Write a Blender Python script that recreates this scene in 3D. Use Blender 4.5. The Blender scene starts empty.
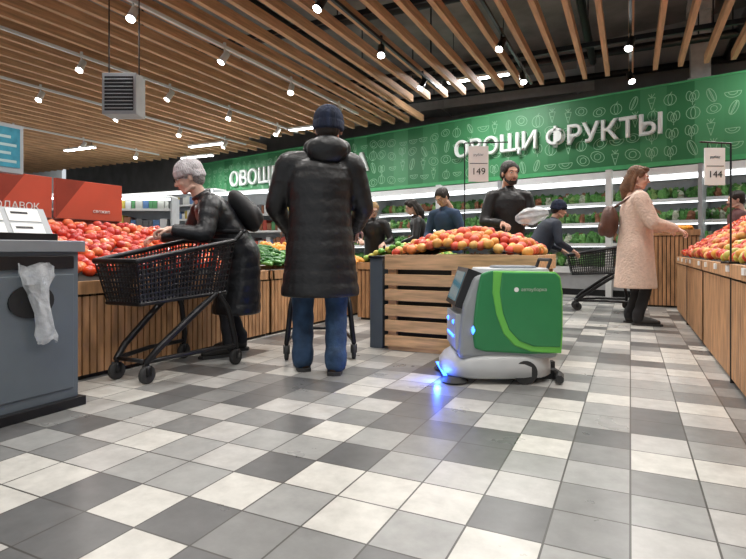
import bpy, bmesh, math, random
from mathutils import Vector, Matrix
random.seed(7)
V=Vector
col=bpy.context.scene.collection
sc=bpy.context.scene

# ------------------------------------------------------------ materials
def mat(name,c,rough=.5,metal=0.,emis=None,es=0.,var=0.,vs=8.,bump=0.,bs=60.,sheen=0.,alpha=1.,coat=0.,trans=0.,aniso=None,island=None):
    m=bpy.data.materials.new(name); m.use_nodes=True
    nt=m.node_tree; N=nt.nodes; L=nt.links; b=N['Principled BSDF']
    b.inputs['Base Color'].default_value=(*c,1); b.inputs['Roughness'].default_value=rough
    b.inputs['Metallic'].default_value=metal; b.inputs['Sheen Weight'].default_value=sheen
    b.inputs['Alpha'].default_value=alpha; b.inputs['Coat Weight'].default_value=coat
    b.inputs['Transmission Weight'].default_value=trans
    if emis: b.inputs['Emission Color'].default_value=(*emis,1); b.inputs['Emission Strength'].default_value=es
    tc=N.new('ShaderNodeTexCoord'); src=tc.outputs['Object']
    if aniso:
        mp=N.new('ShaderNodeMapping'); mp.inputs['Scale'].default_value=aniso
        L.new(src,mp.inputs['Vector']); src=mp.outputs[0]
    if island:
        g=N.new('ShaderNodeNewGeometry'); r=N.new('ShaderNodeValToRGB')
        L.new(g.outputs['Random Per Island'],r.inputs[0]); r.color_ramp.interpolation='CONSTANT'
        while len(r.color_ramp.elements)<len(island): r.color_ramp.elements.new(.5)
        for i,cc in enumerate(island):
            r.color_ramp.elements[i].position=i/len(island); r.color_ramp.elements[i].color=(*cc,1)
        base=r.outputs[0]
        if var:
            n=N.new('ShaderNodeTexNoise'); n.inputs['Scale'].default_value=vs; L.new(src,n.inputs['Vector'])
            mr=N.new('ShaderNodeMapRange'); mr.inputs[3].default_value=1-var; mr.inputs[4].default_value=1+var
            L.new(n.outputs[0],mr.inputs[0]); mx=N.new('ShaderNodeVectorMath'); mx.operation='SCALE'
            L.new(base,mx.inputs[0]); L.new(mr.outputs[0],mx.inputs['Scale']); base=mx.outputs[0]
        L.new(base,b.inputs['Base Color'])
    elif var:
        n=N.new('ShaderNodeTexNoise'); n.inputs['Scale'].default_value=vs; n.inputs['Detail'].default_value=4
        L.new(src,n.inputs['Vector']); r=N.new('ShaderNodeValToRGB'); L.new(n.outputs[0],r.inputs[0])
        r.color_ramp.elements[0].position=.3; r.color_ramp.elements[1].position=.7
        r.color_ramp.elements[0].color=(*[max(0,x*(1-var)) for x in c],1)
        r.color_ramp.elements[1].color=(*[min(1,x*(1+var)) for x in c],1)
        L.new(r.outputs[0],b.inputs['Base Color'])
    if bump:
        n=N.new('ShaderNodeTexNoise'); n.inputs['Scale'].default_value=bs; n.inputs['Detail'].default_value=3; L.new(src,n.inputs['Vector'])
        bp=N.new('ShaderNodeBump'); bp.inputs['Strength'].default_value=bump; bp.inputs['Distance'].default_value=.02
        L.new(n.outputs[0],bp.inputs['Height']); L.new(bp.outputs[0],b.inputs['Normal'])
    return m

WOOD=mat('wood_slat',(.50,.27,.13),.55,var=.35,vs=6,aniso=(3,3,.6))
WOODX=mat('wood_board',(.66,.40,.21),.6,var=.3,vs=7,aniso=(.5,4,5))
WOODC=mat('wood_ceiling',(.60,.35,.19),.6,var=.25,vs=5,aniso=(5,.4,5))
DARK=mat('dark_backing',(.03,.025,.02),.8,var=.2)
BLACK=mat('black_plastic',(.012,.013,.015),.45,var=.2)
BLACKM=mat('black_metal',(.02,.02,.022),.35,.5,var=.2)
GREYM=mat('grey_metal',(.12,.145,.165),.45,.2,var=.12,vs=3)
GREYL=mat('grey_light',(.42,.44,.46),.5,var=.08)
WHITE=mat('white_plastic',(.78,.79,.78),.4,var=.04)
CARD=mat('white_card',(.85,.85,.83),.6,var=.03)
RUBBER=mat('rubber',(.03,.03,.03),.7,var=.2)
LED=mat('led_white',(1,1,1),.5,emis=(1,.99,.97),es=18)
LEDS=mat('led_strip',(1,1,1),.5,emis=(.93,.98,1),es=3.2)
BLUE=mat('led_blue',(.1,.2,1),.4,emis=(.03,.15,1),es=6)
SKIN=mat('skin',(.62,.36,.26),.5,var=.08,vs=20)
SKIN2=mat('skin_pale',(.72,.46,.36),.5,var=.08,vs=20)
LIP=mat('lips',(.45,.15,.13),.5,var=.1)
EYEW=mat('eye_white',(.8,.8,.78),.2,var=.02)
EYEB=mat('eye_iris',(.03,.02,.015),.2,var=.02)
BAGP=mat('bag_plastic',(.8,.83,.86),.2,alpha=.42,bump=1.,bs=30,var=.15,vs=20)

# ------------------------------------------------------------ mesh builder
class MB:
    def __init__(s): s.v=[];s.f=[];s.m=[]
    def add(s,vs,fs,mi=0,M=None):
        o=len(s.v)
        s.v+= [ (M@V(p)) if M else V(p) for p in vs]
        s.f+= [tuple(i+o for i in f) for f in fs]; s.m+=[mi]*len(fs)
        return s
    def box(s,x0,x1,y0,y1,z0,z1,mi=0,M=None):
        vs=[(x0,y0,z0),(x1,y0,z0),(x1,y1,z0),(x0,y1,z0),(x0,y0,z1),(x1,y0,z1),(x1,y1,z1),(x0,y1,z1)]
        return s.add(vs,[(3,2,1,0),(4,5,6,7),(0,1,5,4),(1,2,6,5),(2,3,7,6),(3,0,4,7)],mi,M)
    def loft(s,rings,mi=0,M=None,cap=True):
        n=len(rings[0]); vs=[p for r in rings for p in r]; fs=[]
        for i in range(len(rings)-1):
            for j in range(n):
                a=i*n+j;b=i*n+(j+1)%n
                fs.append((a,b,b+n,a+n))
        if cap: fs.append(tuple(range(n))[::-1]); fs.append(tuple(range((len(rings)-1)*n,len(rings)*n)))
        return s.add(vs,fs,mi,M)
    def tube(s,pts,rads,n=10,mi=0,M=None,round_=False):
        pts=[V(p) for p in pts]
        if not hasattr(rads,'__len__'): rads=[rads]*len(pts)
        rads=list(rads)
        if round_:
            d0=(pts[0]-pts[1]).normalized(); d1=(pts[-1]-pts[-2]).normalized(); r0=rads[0]; r1=rads[-1]
            pre=[(pts[0]+d0*r0*k,r0*q) for k,q in ((.98,.2),(.8,.6),(.45,.9))]
            post=[(pts[-1]+d1*r1*k,r1*q) for k,q in ((.45,.9),(.8,.6),(.98,.2))]
            pts=[p for p,_ in pre]+pts+[p for p,_ in post]; rads=[r for _,r in pre]+rads+[r for _,r in post]
        rings=[]; up=None
        for i,p in enumerate(pts):
            t=(pts[min(i+1,len(pts)-1)]-pts[max(i-1,0)]).normalized()
            if up is None:
                up=V((0,0,1)) if abs(t.z)<.9 else V((0,1,0))
            a=up-t*up.dot(t); a.normalize(); b=t.cross(a); up=a
            rings.append([p+(a*math.cos(2*math.pi*(k+.5)/n)+b*math.sin(2*math.pi*(k+.5)/n))*rads[i] for k in range(n)])
        return s.loft(rings,mi,M)
    def ell(s,c,r,mi=0,M=None,nu=14,nv=9,R=None):
        c=V(c)
        if not hasattr(r,'__len__'): r=(r,r,r)
        vs=[];fs=[]
        for i in range(1,nv):
            th=math.pi*i/nv
            for j in range(nu):
                ph=2*math.pi*j/nu
                p=V((r[0]*math.sin(th)*math.cos(ph),r[1]*math.sin(th)*math.sin(ph),r[2]*math.cos(th)))
                vs.append(c+(R@p if R else p))
        tp=V((0,0,r[2])); bt=V((0,0,-r[2]))
        vs.append(c+(R@tp if R else tp)); vs.append(c+(R@bt if R else bt)); T=len(vs)-2;B=T+1
        for i in range(nv-2):
            for j in range(nu):
                a=i*nu+j;b=i*nu+(j+1)%nu
                fs.append((a,a+nu,b+nu,b))
        for j in range(nu):
            fs.append((T,j,(j+1)%nu)); k=(nv-2)*nu; fs.append((B,k+(j+1)%nu,k+j))
        return s.add(vs,fs,mi,M)
    def prism(s,poly,x0,x1,mi=0,M=None):
        return s.loft([[(x0,y,z) for y,z in poly],[(x1,y,z) for y,z in poly]],mi,M)
    def obj(s,name,mats,parent=None,smooth=False,bevel=0,loc=None,rot=None):
        me=bpy.data.meshes.new(name); me.from_pydata([tuple(p) for p in s.v],[],s.f); me.update()
        for m in (mats if isinstance(mats,(list,tuple)) else [mats]): me.materials.append(m)
        me.polygons.foreach_set('material_index',s.m)
        bm=bmesh.new(); bm.from_mesh(me); bmesh.ops.recalc_face_normals(bm,faces=bm.faces); bm.to_mesh(me); bm.free()
        if smooth: me.polygons.foreach_set('use_smooth',[True]*len(me.polygons))
        o=bpy.data.objects.new(name,me); col.objects.link(o)
        if parent: o.parent=parent
        if loc: o.location=loc
        if rot: o.rotation_euler=rot
        if bevel:
            b=o.modifiers.new('bevel','BEVEL'); b.width=bevel; b.segments=2; b.limit_method='ANGLE'
        return o
def organic(mb,name,m,parent,voxel=.012,sm=4,loc=None,rot=None):
    o=mb.obj(name,m,parent,True,loc=loc,rot=rot)
    r=o.modifiers.new('remesh','REMESH'); r.mode='VOXEL'; r.voxel_size=voxel; r.use_smooth_shade=True
    if sm:
        s=o.modifiers.new('smooth','SMOOTH'); s.iterations=sm; s.factor=.5
    return o
def empty(name,loc=(0,0,0),yaw=0):
    e=bpy.data.objects.new(name,None); e.location=loc; e.rotation_euler=(0,0,math.radians(yaw)); e.empty_display_size=.1
    col.objects.link(e); return e
def text(name,body,width,loc,rot,m,parent=None,ext=.01,size=None,bev=0.):
    c=bpy.data.curves.new(name,'FONT'); c.body=body; c.extrude=ext; c.align_x='CENTER'; c.align_y='CENTER'; c.size=size or 1; c.bevel_depth=bev; c.bevel_resolution=0
    o=bpy.data.objects.new(name,c); col.objects.link(o); c.materials.append(m)
    if parent: o.parent=parent
    o.location=loc; o.rotation_euler=rot
    if width:
        bpy.context.view_layer.update(); w=o.dimensions.x
        if w>0: k=width/w; o.scale=(k,k,1)
    return o

# ------------------------------------------------------------ room
def floor_mat():
    m=bpy.data.materials.new('floor_tiles'); m.use_nodes=True; nt=m.node_tree;N=nt.nodes;L=nt.links;b=N['Principled BSDF']
    tc=N.new('ShaderNodeTexCoord')
    sc_=N.new('ShaderNodeVectorMath'); sc_.operation='SCALE'; sc_.inputs['Scale'].default_value=1/.228
    L.new(tc.outputs['Object'],sc_.inputs[0])
    fl=N.new('ShaderNodeVectorMath'); fl.operation='FLOOR'; L.new(sc_.outputs[0],fl.inputs[0])
    fr=N.new('ShaderNodeVectorMath'); fr.operation='FRACTION'; L.new(sc_.outputs[0],fr.inputs[0])
    sf=N.new('ShaderNodeSeparateXYZ'); L.new(fl.outputs[0],sf.inputs[0])
    cb=N.new('ShaderNodeCombineXYZ'); L.new(sf.outputs[0],cb.inputs[0]); L.new(sf.outputs[1],cb.inputs[1]); cb.inputs[2].default_value=3.0
    wn=N.new('ShaderNodeTexWhiteNoise'); L.new(cb.outputs[0],wn.inputs[0])
    r=N.new('ShaderNodeValToRGB'); r.color_ramp.interpolation='CONSTANT'; L.new(wn.outputs['Value'],r.inputs[0])
    cs=[(.0,(.56,.545,.505)),(.22,(.44,.43,.41)),(.42,(.31,.31,.30)),(.62,(.21,.21,.205)),(.78,(.12,.12,.12))]
    while len(r.color_ramp.elements)<5: r.color_ramp.elements.new(.5)
    for e,(p,c) in zip(r.color_ramp.elements,cs): e.position=p;e.color=(*c,1)
    ns=N.new('ShaderNodeTexNoise'); ns.inputs['Scale'].default_value=11; ns.inputs['Detail'].default_value=9; ns.inputs['Roughness'].default_value=.65; L.new(tc.outputs['Object'],ns.inputs[0])
    mr=N.new('ShaderNodeMapRange'); mr.inputs[3].default_value=.62; mr.inputs[4].default_value=1.36; L.new(ns.outputs[0],mr.inputs[0])
    vm=N.new('ShaderNodeVectorMath'); vm.operation='SCALE'; L.new(r.outputs[0],vm.inputs[0]); L.new(mr.outputs[0],vm.inputs['Scale'])
    s2=N.new('ShaderNodeSeparateXYZ'); L.new(fr.outputs[0],s2.inputs[0])
    def edge(o):
        a=N.new('ShaderNodeMath');a.operation='SUBTRACT';L.new(o,a.inputs[0]);a.inputs[1].default_value=.5
        c=N.new('ShaderNodeMath');c.operation='ABSOLUTE';L.new(a.outputs[0],c.inputs[0]);return c.outputs[0]
    mx=N.new('ShaderNodeMath');mx.operation='MAXIMUM';L.new(edge(s2.outputs[0]),mx.inputs[0]);L.new(edge(s2.outputs[1]),mx.inputs[1])
    gt=N.new('ShaderNodeMath');gt.operation='GREATER_THAN';gt.inputs[1].default_value=.486;L.new(mx.outputs[0],gt.inputs[0])
    mix=N.new('ShaderNodeMix');mix.data_type='RGBA';L.new(gt.outputs[0],mix.inputs[0]);L.new(vm.outputs[0],mix.inputs[6]);mix.inputs[7].default_value=(.06,.055,.05,1)
    L.new(mix.outputs[2],b.inputs['Base Color'])
    n2=N.new('ShaderNodeTexNoise'); n2.inputs['Scale'].default_value=3; n2.inputs['Detail'].default_value=6;L.new(tc.outputs['Object'],n2.inputs[0])
    m2=N.new('ShaderNodeMapRange'); m2.inputs[3].default_value=.2; m2.inputs[4].default_value=.42; L.new(n2.outputs[0],m2.inputs[0]); L.new(m2.outputs[0],b.inputs['Roughness'])
    return m
MB().box(-27,7,-6,18,-.1,0).obj('floor',floor_mat())
CEIL=mat('ceiling_concrete',(.20,.19,.18),.9,var=.3,vs=1.5)
WALLG=mat('wall_dark',(.22,.21,.20),.9,var=.15,vs=2)
WALLW=mat('wall_light',(.5,.5,.48),.9,var=.1,vs=2)
MB().box(-27,7,-6,18,5.2,5.3).obj('ceiling',CEIL)
MB().box(-27.1,-27,-6,18,0,5.2).obj('wall_left',WALLW)
MB().box(7,7.1,-6,18,0,5.2).obj('wall_right',WALLW)
WA=math.radians(-12.33); WO=(.16,10.64,0)
MB().box(-27,6.9,1.15,1.25,0,5.2).obj('wall_back',WALLG,loc=WO,rot=(0,0,WA))

mb=MB(); x=-20.0
while x<5:
    ye=9.5 if x>-4 else (11.0 if x>-9 else 12.2)
    mb.box(x-.033,x+.033,-1,ye,3.70,3.83,0); x+=.345
for y in (1.2,3.6,6.0,8.4,10.6):
    x1=5 if y<9 else -4.2
    mb.box(-20,x1,y-.02,y+.02,3.83,3.90,1)
    for xx in range(-19,int(x1),4): mb.box(xx-.01,xx+.01,y-.01,y+.01,3.9,5.2,1)
mb.obj('slatted_ceiling',[WOODC,BLACKM])
mb=MB()
for y in (7.0,10.1,11.4): mb.tube([(-20,y,4.3),(6,y,4.3)],.07,12)
mb.tube([(1.6,4,4.35),(1.6,12,4.35)],.1,12); mb.tube([(-.6,2,4.2),(-.6,10.2,4.2)],.06,12); mb.tube([(-4.6,2,4.2),(-4.6,10.2,4.2)],.06,12)
for xx in (-16,-10,-4,1,5):
    for y in (7.0,10.1,11.4): mb.tube([(xx,y,4.3),(xx,y,5.2)],.012,6)
for y in (5,7,9,11): mb.tube([(1.6,y,4.35),(1.6,y,5.2)],.012,6)
for y in (3,6,9):
    for xx in (-.6,-4.6): mb.tube([(xx,y,4.2),(xx,y,5.2)],.01,6)
mb.obj('ceiling_pipe',[BLACKM],smooth=True)
DUCT=mat('duct_metal',(.38,.38,.38),.4,.5,var=.1)
mb=MB(); mb.box(-20,6,12.0,12.7,4.2,4.7); 
for xx in range(-19,6,3): mb.box(xx-.02,xx+.02,11.97,12.73,4.17,5.2)
mb.obj('ventilation_duct',DUCT)
mb=MB(); mb.box(.95,1.25,10.75,11.0,3.8,5.2).box(.9,1.3,10.7,11.05,5.0,5.2).box(.9,1.3,10.7,11.05,3.78,3.84); mb.obj('ceiling_column',mat('concrete',(.45,.44,.42),.9,var=.15))  # hanging stub of a concrete column; its lower part is not built

def track(X,ys):
    e=empty('track_light',(X,0,0))
    y0=min(ys)-1; y1=max(ys)+.8
    mb=MB(); mb.box(-.018,.018,y0,y1,3.64,3.68)
    for y in ys: mb.box(-.015,.015,y-.015,y+.015,3.68,3.72)
    mb.obj('rail',WHITE if X<-4 else BLACKM,e)
    for i,y in enumerate(ys):
        s=1 if i%2 else -1
        a=V((0,y,3.64)); c=V((0,y,3.52)); d=V((.25*s,-.60,-1)).normalized()
        mb=MB(); mb.tube([a,c],.012,8); mb.tube([c-d*.09,c-d*.085,c+d*.09,c+d*.1],[.03,.045,.05,.052],16)
        mb.obj('spot_body_%d'%i,WHITE if X<-4 else BLACKM,e,True)
        mb=MB(); mb.tube([c+d*.1005,c+d*.106],.048,16); mb.obj('spot_lens_%d'%i,LED,e)
        l=bpy.data.lights.new('spot_lamp','SPOT'); l.energy=98; l.spot_size=math.radians(130); l.spot_blend=.8; l.shadow_soft_size=.15; l.color=(1,.97,.93)
        o=bpy.data.objects.new('spot_lamp_%d'%i,l); col.objects.link(o); o.parent=e; o.location=c+d*.13
        o.rotation_euler=V((d.x*.5,d.y*.3,-1)).to_track_quat('-Z','Y').to_euler()
track(-12.5,[5.5,7.2,8.9,10.5])
track(-9.2,[4.2,5.75,7.3,8.9,10.4])
track(-7.15,[3.5,5.06,6.7,8.2,9.8])
track(-5.05,[2.6,4.2,5.7,7.3,8.9])
track(-3.0,[1.8,3.4,4.9,6.43,8.0])
track(-1.5,[.8,2.3,3.8,5.3,6.9,8.4])
track(0.0,[1.4,2.9,4.5,6.0,7.6,9.1])
track(1.6,[3.2,5.6,8])

def lin(X,Y,Z,L=1.4,ang=0,en=60):
    e=empty('linear_lamp',(X,Y,Z),ang)
    mb=MB(); mb.box(-L/2,L/2,-.07,.07,0,.05); mb.obj('housing',WHITE,e,bevel=.005)
    mb=MB(); mb.box(-L/2+.02,L/2-.02,-.055,.055,-.012,0); mb.obj('diffuser',LED,e)
    mb=MB(); 
    for s in (-.4,.4): mb.tube([(s*L,0,.05),(s*L,0,5.2-Z)],.006,6)
    mb.obj('wire',BLACKM,e)
    l=bpy.data.lights.new('lamp_area','AREA'); l.shape='RECTANGLE'; l.size=L; l.size_y=.12; l.energy=en
    o=bpy.data.objects.new('lamp_area',l); col.objects.link(o); o.parent=e; o.location=(0,0,-.03)
for X,Y,Z,a in [(-2.6,9.9,4.1,0),(-6.5,10.2,3.62,0),(-10,10.6,3.6,0),(-13.5,9.5,3.6,0),(-13,6,3.6,90),(-11.5,11.8,3.6,0),(-16,8,3.6,0),(2.6,9.2,4.1,0)]:
    lin(X,Y,Z,1.2,a,60)

# ------------------------------------------------------------ banner + refrigerated wall
def wall_e(name): 
    e=empty(name,WO); e.rotation_euler=(0,0,WA); return e
def banner_mat():
    m=mat('banner_green',(.03,.30,.09),.5)
    nt=m.node_tree;N=nt.nodes;L=nt.links;b=N['Principled BSDF']
    tc=N.new('ShaderNodeTexCoord'); sp=N.new('ShaderNodeSeparateXYZ'); L.new(tc.outputs['Object'],sp.inputs[0])
    ml=N.new('ShaderNodeMath');ml.operation='MULTIPLY';ml.inputs[1].default_value=1/.42;L.new(sp.outputs[0],ml.inputs[0])
    f=N.new('ShaderNodeMath');f.operation='FLOOR';L.new(ml.outputs[0],f.inputs[0])
    w=N.new('ShaderNodeTexWhiteNoise');w.noise_dimensions='1D';L.new(f.outputs[0],w.inputs['W'])
    r=N.new('ShaderNodeValToRGB');L.new(w.outputs['Value'],r.inputs[0])
    r.color_ramp.elements[0].color=(.022,.17,.055,1); r.color_ramp.elements[1].color=(.08,.33,.14,1)
    L.new(r.outputs[0],b.inputs['Base Color']); return m
e=wall_e('banner_sign')
mb=MB(); mb.box(-13.5,4.5,0,.12,2.40,3.72); mb.obj('panel',banner_mat(),e)
mb=MB(); mb.box(-13.5,4.5,-.02,.12,2.32,2.40); mb.box(-13.5,4.5,-.01,.12,3.72,3.75); mb.obj('trim_band',mat('banner_trim',(.08,.42,.16),.5,var=.1),e)
DOOD=mat('banner_doodle',(.32,.60,.38),.6,var=.1)
mb=MB()
def stroke(pts,w=.011):
    for a,b in zip(pts[:-1],pts[1:]):
        a=V((a[0],0,a[1]));b=V((b[0],0,b[1])); d=b-a
        if d.length<1e-5: continue
        n=V((-d.z,0,d.x)).normalized()*w/2
        mb.add([a+n+V((0,-.006,0)),b+n+V((0,-.006,0)),b-n+V((0,-.006,0)),a-n+V((0,-.006,0))],[(0,1,2,3)])
def arc(cx,cz,rx,rz,a0=0,a1=360,n=14,rot=0):
    o=[]
    for i in range(n+1):
        a=math.radians(a0+(a1-a0)*i/n); x=rx*math.cos(a);z=rz*math.sin(a); c=math.cos(rot);s=math.sin(rot)
        o.append((cx+x*c-z*s,cz+x*s+z*c))
    return o
X=-13.3
while X<4.4:
    for zz in (2.56,2.86,3.16,3.46):
        cx=X+random.uniform(-.03,.03); cz=zz+random.uniform(-.03,.06); k=random.randint(0,5); r=random.uniform(.09,.12); ro=random.uniform(-.6,.6)
        if k==0: stroke(arc(cx,cz,r,r)); stroke(arc(cx,cz,r*.35,r*.9)); stroke([(cx,cz+r),(cx+.03,cz+r*1.4)])
        elif k==1: stroke(arc(cx,cz,r*.55,r*1.2,rot=ro)); stroke(arc(cx,cz,r*.1,r*1.1,rot=ro))
        elif k==2:
            stroke([(cx-.06,cz+.07),(cx,cz-.14),(cx+.06,cz+.07),(cx-.06,cz+.07)]); 
            for q in (-.05,0,.05): stroke([(cx,cz+.07),(cx+q,cz+.14)])
            stroke([(cx-.03,cz-.02),(cx+.02,cz-.02)])
        elif k==3: stroke(arc(cx,cz,r*1.1,r*.9,180,360)); stroke([(cx-r*1.1,cz),(cx+r*1.1,cz)]); stroke(arc(cx,cz,r*.6,r*.5,180,360))
        elif k==4:
            for q in (-1,0,1): stroke(arc(cx+q*.05,cz+.03*abs(q),.045,.08))
            stroke([(cx,cz-.02),(cx,cz-.13)])
        else: stroke(arc(cx,cz,r*.5,r*.5)); stroke(arc(cx,cz,r*1.1,r*.8,rot=ro)); 
    X+=.30
mb.obj('doodles',DOOD,e)
LET=mat('letter_white',(.85,.88,.85),.4,var=.03)
text('lettering','ОВОЩИ ФРУКТЫ',4.1,(-1.68,-.06,3.04),(math.pi/2,0,0),LET,e,ext=.03,bev=.022)
text('lettering_far','ОВОЩНАЯ ЛАВКА',5.6,(-9.0,-.06,3.04),(math.pi/2,0,0),LET,e,ext=.03,bev=.022)

e=wall_e('refrigerated_display')
FR=mat('fridge_shell',(.36,.37,.38),.5,var=.08); 
mb=MB()
mb.box(-13.5,4.5,-.15,1.1,.0,.12,1)
mb.box(-13.5,4.5,-.2,1.1,.12,.52,0)
mb.box(-13.5,4.5,-.23,-.2,.42,.54,2)
mb.box(-13.5,4.5,.95,1.1,.52,2.30,0)
mb.box(-13.5,4.5,-.02,1.1,2.16,2.30,2)
mb.box(-.52,-.42,-.28,-.16,0,2.3,2); mb.box(-4.1,-4.0,-.28,-.16,0,2.3,2)
for X in (-13.5,-9.9,-6.3,-2.7,.9,4.44): mb.box(X,X+.06,-.1,1.0,.5,2.3,0)
for z,dp in ((.95,.15),(1.35,.3),(1.75,.45)):
    mb.box(-13.45,4.4,dp,.95,z-.02,z,2); mb.box(-13.45,4.4,dp-.02,dp,z-.03,z+.03,2)
mb.obj('cabinet',[FR,BLACK,WHITE],e)
mb=MB(); mb.box(-13.4,4.4,-.03,.06,2.08,2.16); 
mb.box(-13.4,4.4,.3,.33,1.30,1.32); mb.box(-13.4,4.4,.45,.48,1.70,1.72); mb.box(-13.4,4.4,.15,.18,.91,.93); mb.obj('light_strip',LEDS,e)
GREENS=mat('leafy_greens',(.1,.3,.05),.6,var=.4,vs=30,bump=.8,bs=60,island=[(.08,.26,.05),(.14,.34,.08),(.05,.16,.03),(.26,.40,.13),(.08,.22,.05),(.10,.27,.06),(.13,.32,.08),(.5,.52,.4),(.05,.15,.04),(.30,.12,.06)])
def blob(mb,c,r,j=.25):
    o=len(mb.v); mb.ell(c,r,nu=9,nv=6)
    for i in range(o,len(mb.v)): 
        d=mb.v[i]-V(c); mb.v[i]=V(c)+d*(1+random.uniform(-j,j))
mb=MB(); X=-13.3
while X<4.3:
    for z,yy,dd in ((.53,.1,.5),(.96,.3,.3),(1.36,.42,.25),(1.76,.55,.2)):
        for q in range(3):
            blob(mb,(X+random.uniform(-.05,.05),yy+q*dd*.5,z+.09+q*.03),(random.uniform(.05,.08),.07,random.uniform(.06,.12)),.42)
    X+=.11
mb.obj('vegetables',GREENS,e)

# ------------------------------------------------------------ produce bins
def slatbin(name,x0,x1,y0,y1,zt,front,tags=True):
    e=empty(name,((x0+x1)/2,(y0+y1)/2,0))
    mb=MB(); hx=(x1-x0)/2; hy=(y1-y0)/2
    mb.box(-hx+.03,hx-.03,-hy+.03,hy-.03,0.0,zt-.10,1)
    s=1 if front=='+x' else -1
    y=-hy
    while y<hy-.02:
        a,b=sorted((s*(hx-.03),s*hx)); mb.box(a,b,y,min(y+.042,hy),.03,zt-.085,0); y+=.054
    x=-hx
    while x<hx-.02:
        for yy in (-hy,hy-.03): mb.box(x,min(x+.042,hx),yy,yy+.03,.03,zt-.085,0)
        x+=.054
    mb.box(-hx-.01,hx+.01,-hy-.01,-hy+.03,zt-.085,zt,0); mb.box(-hx-.01,hx+.01,hy-.03,hy+.01,zt-.085,zt,0)
    mb.box(-hx-.01,-hx+.03,-hy,hy,zt-.085,zt,0); mb.box(hx-.03,hx+.01,-hy,hy,zt-.085,zt,0)
    mb.box(-hx,hx,-hy,hy,zt-.1,zt-.05,1)
    n=max(1,round((y1-y0)/1.2))
    for i in range(1,n):
        yy=-hy+2*hy*i/n; a,b=sorted((s*(hx-.03),s*(hx+.006))); mb.box(a,b,yy-.008,yy+.008,0,zt-.02,1)
    mb.obj('slats',[WOOD,DARK],e)
    if tags:
        a,b=sorted((s*(hx+.01),s*(hx+.022))); mb=MB(); 
        y=-hy+.1
        while y<hy-.1:
            mb.box(a,b,y,y+.07,zt-.05,zt-.01); y+=random.choice((.4,.55,.8))
        mb.obj('price_tags',CARD,e)
    return e
def fruit(mb,c,r,sq=.88,nu=10,nv=7,mi=0):
    R=Matrix.Rotation(random.uniform(-.6,.6),3,'X')@Matrix.Rotation(random.uniform(-.6,.6),3,'Y')
    o=len(mb.v); mb.ell((0,0,0),(r,r,r*sq),nu=nu,nv=nv,mi=mi)
    for i in range(o,len(mb.v)):
        p=mb.v[i]; q=math.hypot(p.x,p.y)/r
        if p.z>0 and q<.35: p=V((p.x,p.y,p.z-r*.22*(1-q/.35)))
        mb.v[i]=V(c)+R@p
def heap(name,x0,x1,y0,y1,zf,r,m,parent=None,seed=1):
    random.seed(seed); mb=MB(); y=y0+r
    while y<y1-r*.8:
        x=x0+r
        while x<x1-r*.8:
            px=x+random.uniform(-.35,.35)*r; py=y+random.uniform(-.35,.35)*r
            z=zf((px-x0)/(x1-x0),(py-y0)/(y1-y0))
            fruit(mb,(px,py,z+random.uniform(-.25,.7)*r),r*random.uniform(.88,1.1))
            x+=r*1.7
        y+=r*1.7
    o=mb.obj(name,m,parent,True)
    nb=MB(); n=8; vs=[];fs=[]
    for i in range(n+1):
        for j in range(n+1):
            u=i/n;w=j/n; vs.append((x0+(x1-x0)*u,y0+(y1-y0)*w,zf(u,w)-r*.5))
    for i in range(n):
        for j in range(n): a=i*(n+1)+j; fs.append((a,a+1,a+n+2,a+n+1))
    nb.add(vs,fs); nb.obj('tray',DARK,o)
    return o
TOM=mat('tomato',(.6,.03,.01),.25,coat=.3,island=[(.62,.04,.015),(.55,.03,.01),(.70,.07,.02),(.74,.14,.04),(.5,.02,.01),(.78,.22,.07)],var=.15,vs=12)
APP=mat('apple',(.6,.1,.03),.3,island=[(.65,.06,.03),(.75,.35,.06),(.7,.5,.1),(.6,.05,.02),(.5,.45,.08),(.75,.22,.05)],var=.3,vs=14)
PEA=mat('peach',(.7,.3,.1),.45,island=[(.75,.36,.08),(.62,.08,.04),(.78,.44,.13),(.58,.06,.03),(.72,.22,.06),(.66,.12,.05)],var=.35,vs=12)
CUC=mat('cucumber',(.04,.15,.03),.4,island=[(.03,.13,.03),(.05,.2,.04),(.1,.28,.05)],var=.2)
ORG=mat('orange_fruit',(.8,.35,.04),.45,island=[(.8,.33,.03),(.85,.42,.05),(.75,.28,.02)],var=.15)
LX0,LX1=-4.3,-3.22
slatbin('produce_bin',LX0,LX1,2.02,4.28,.645,'+x',False)
slatbin('produce_bin',LX0,LX1,4.32,6.9,.645,'+x',False)
sl=lambda u,w:.66+.40*(1-u)
heap('tomato_pile',LX0+.05,LX1-.04,2.1,3.95,sl,.042,TOM,seed=3)
heap('orange_pile',LX0+.05,LX1-.04,5.4,6.8,lambda u,w:.66+.25*(1-u),.042,ORG,seed=5)
heap('apple_pile',LX0+.05,LX1-.04,3.98,4.22,sl,.04,APP,seed=6)
random.seed(11); mb=MB()
for i in range(260):
    x=random.uniform(LX0+.12,LX1-.1); y=random.uniform(4.42,5.3); z=.66+.25*(LX1-x)/1.08+random.uniform(0,.05); a=random.uniform(-.5,.5)+math.pi/2*(random.random()<.3)
    d=V((math.cos(a),math.sin(a),random.uniform(-.1,.1)))*.075
    mb.tube([V((x,y,z))-d,V((x,y,z+.008)),V((x,y,z))+d],[.015,.02,.014],8,round_=True)
mb.obj('cucumber_pile',CUC,smooth=True)
RED=mat('red_panel',(.58,.095,.05),.5,var=.10,vs=2); REDD=mat('red_panel_dark',(.30,.05,.03),.4,var=.1)
e=empty('red_sign_board',(-4.36,2.3,0))
mb=MB(); mb.box(-.03,.0,-1.3,.52,1.12,1.46,0); mb.box(-.03,0,.55,1.2,1.12,1.46,0)
mb.box(-.05,-.03,-1.3,1.2,0,1.12,1)
mb.add([(.002,.55,1.46),(.002,.55,1.12),(.002,.82,1.46)],[(0,1,2)],1)
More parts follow.
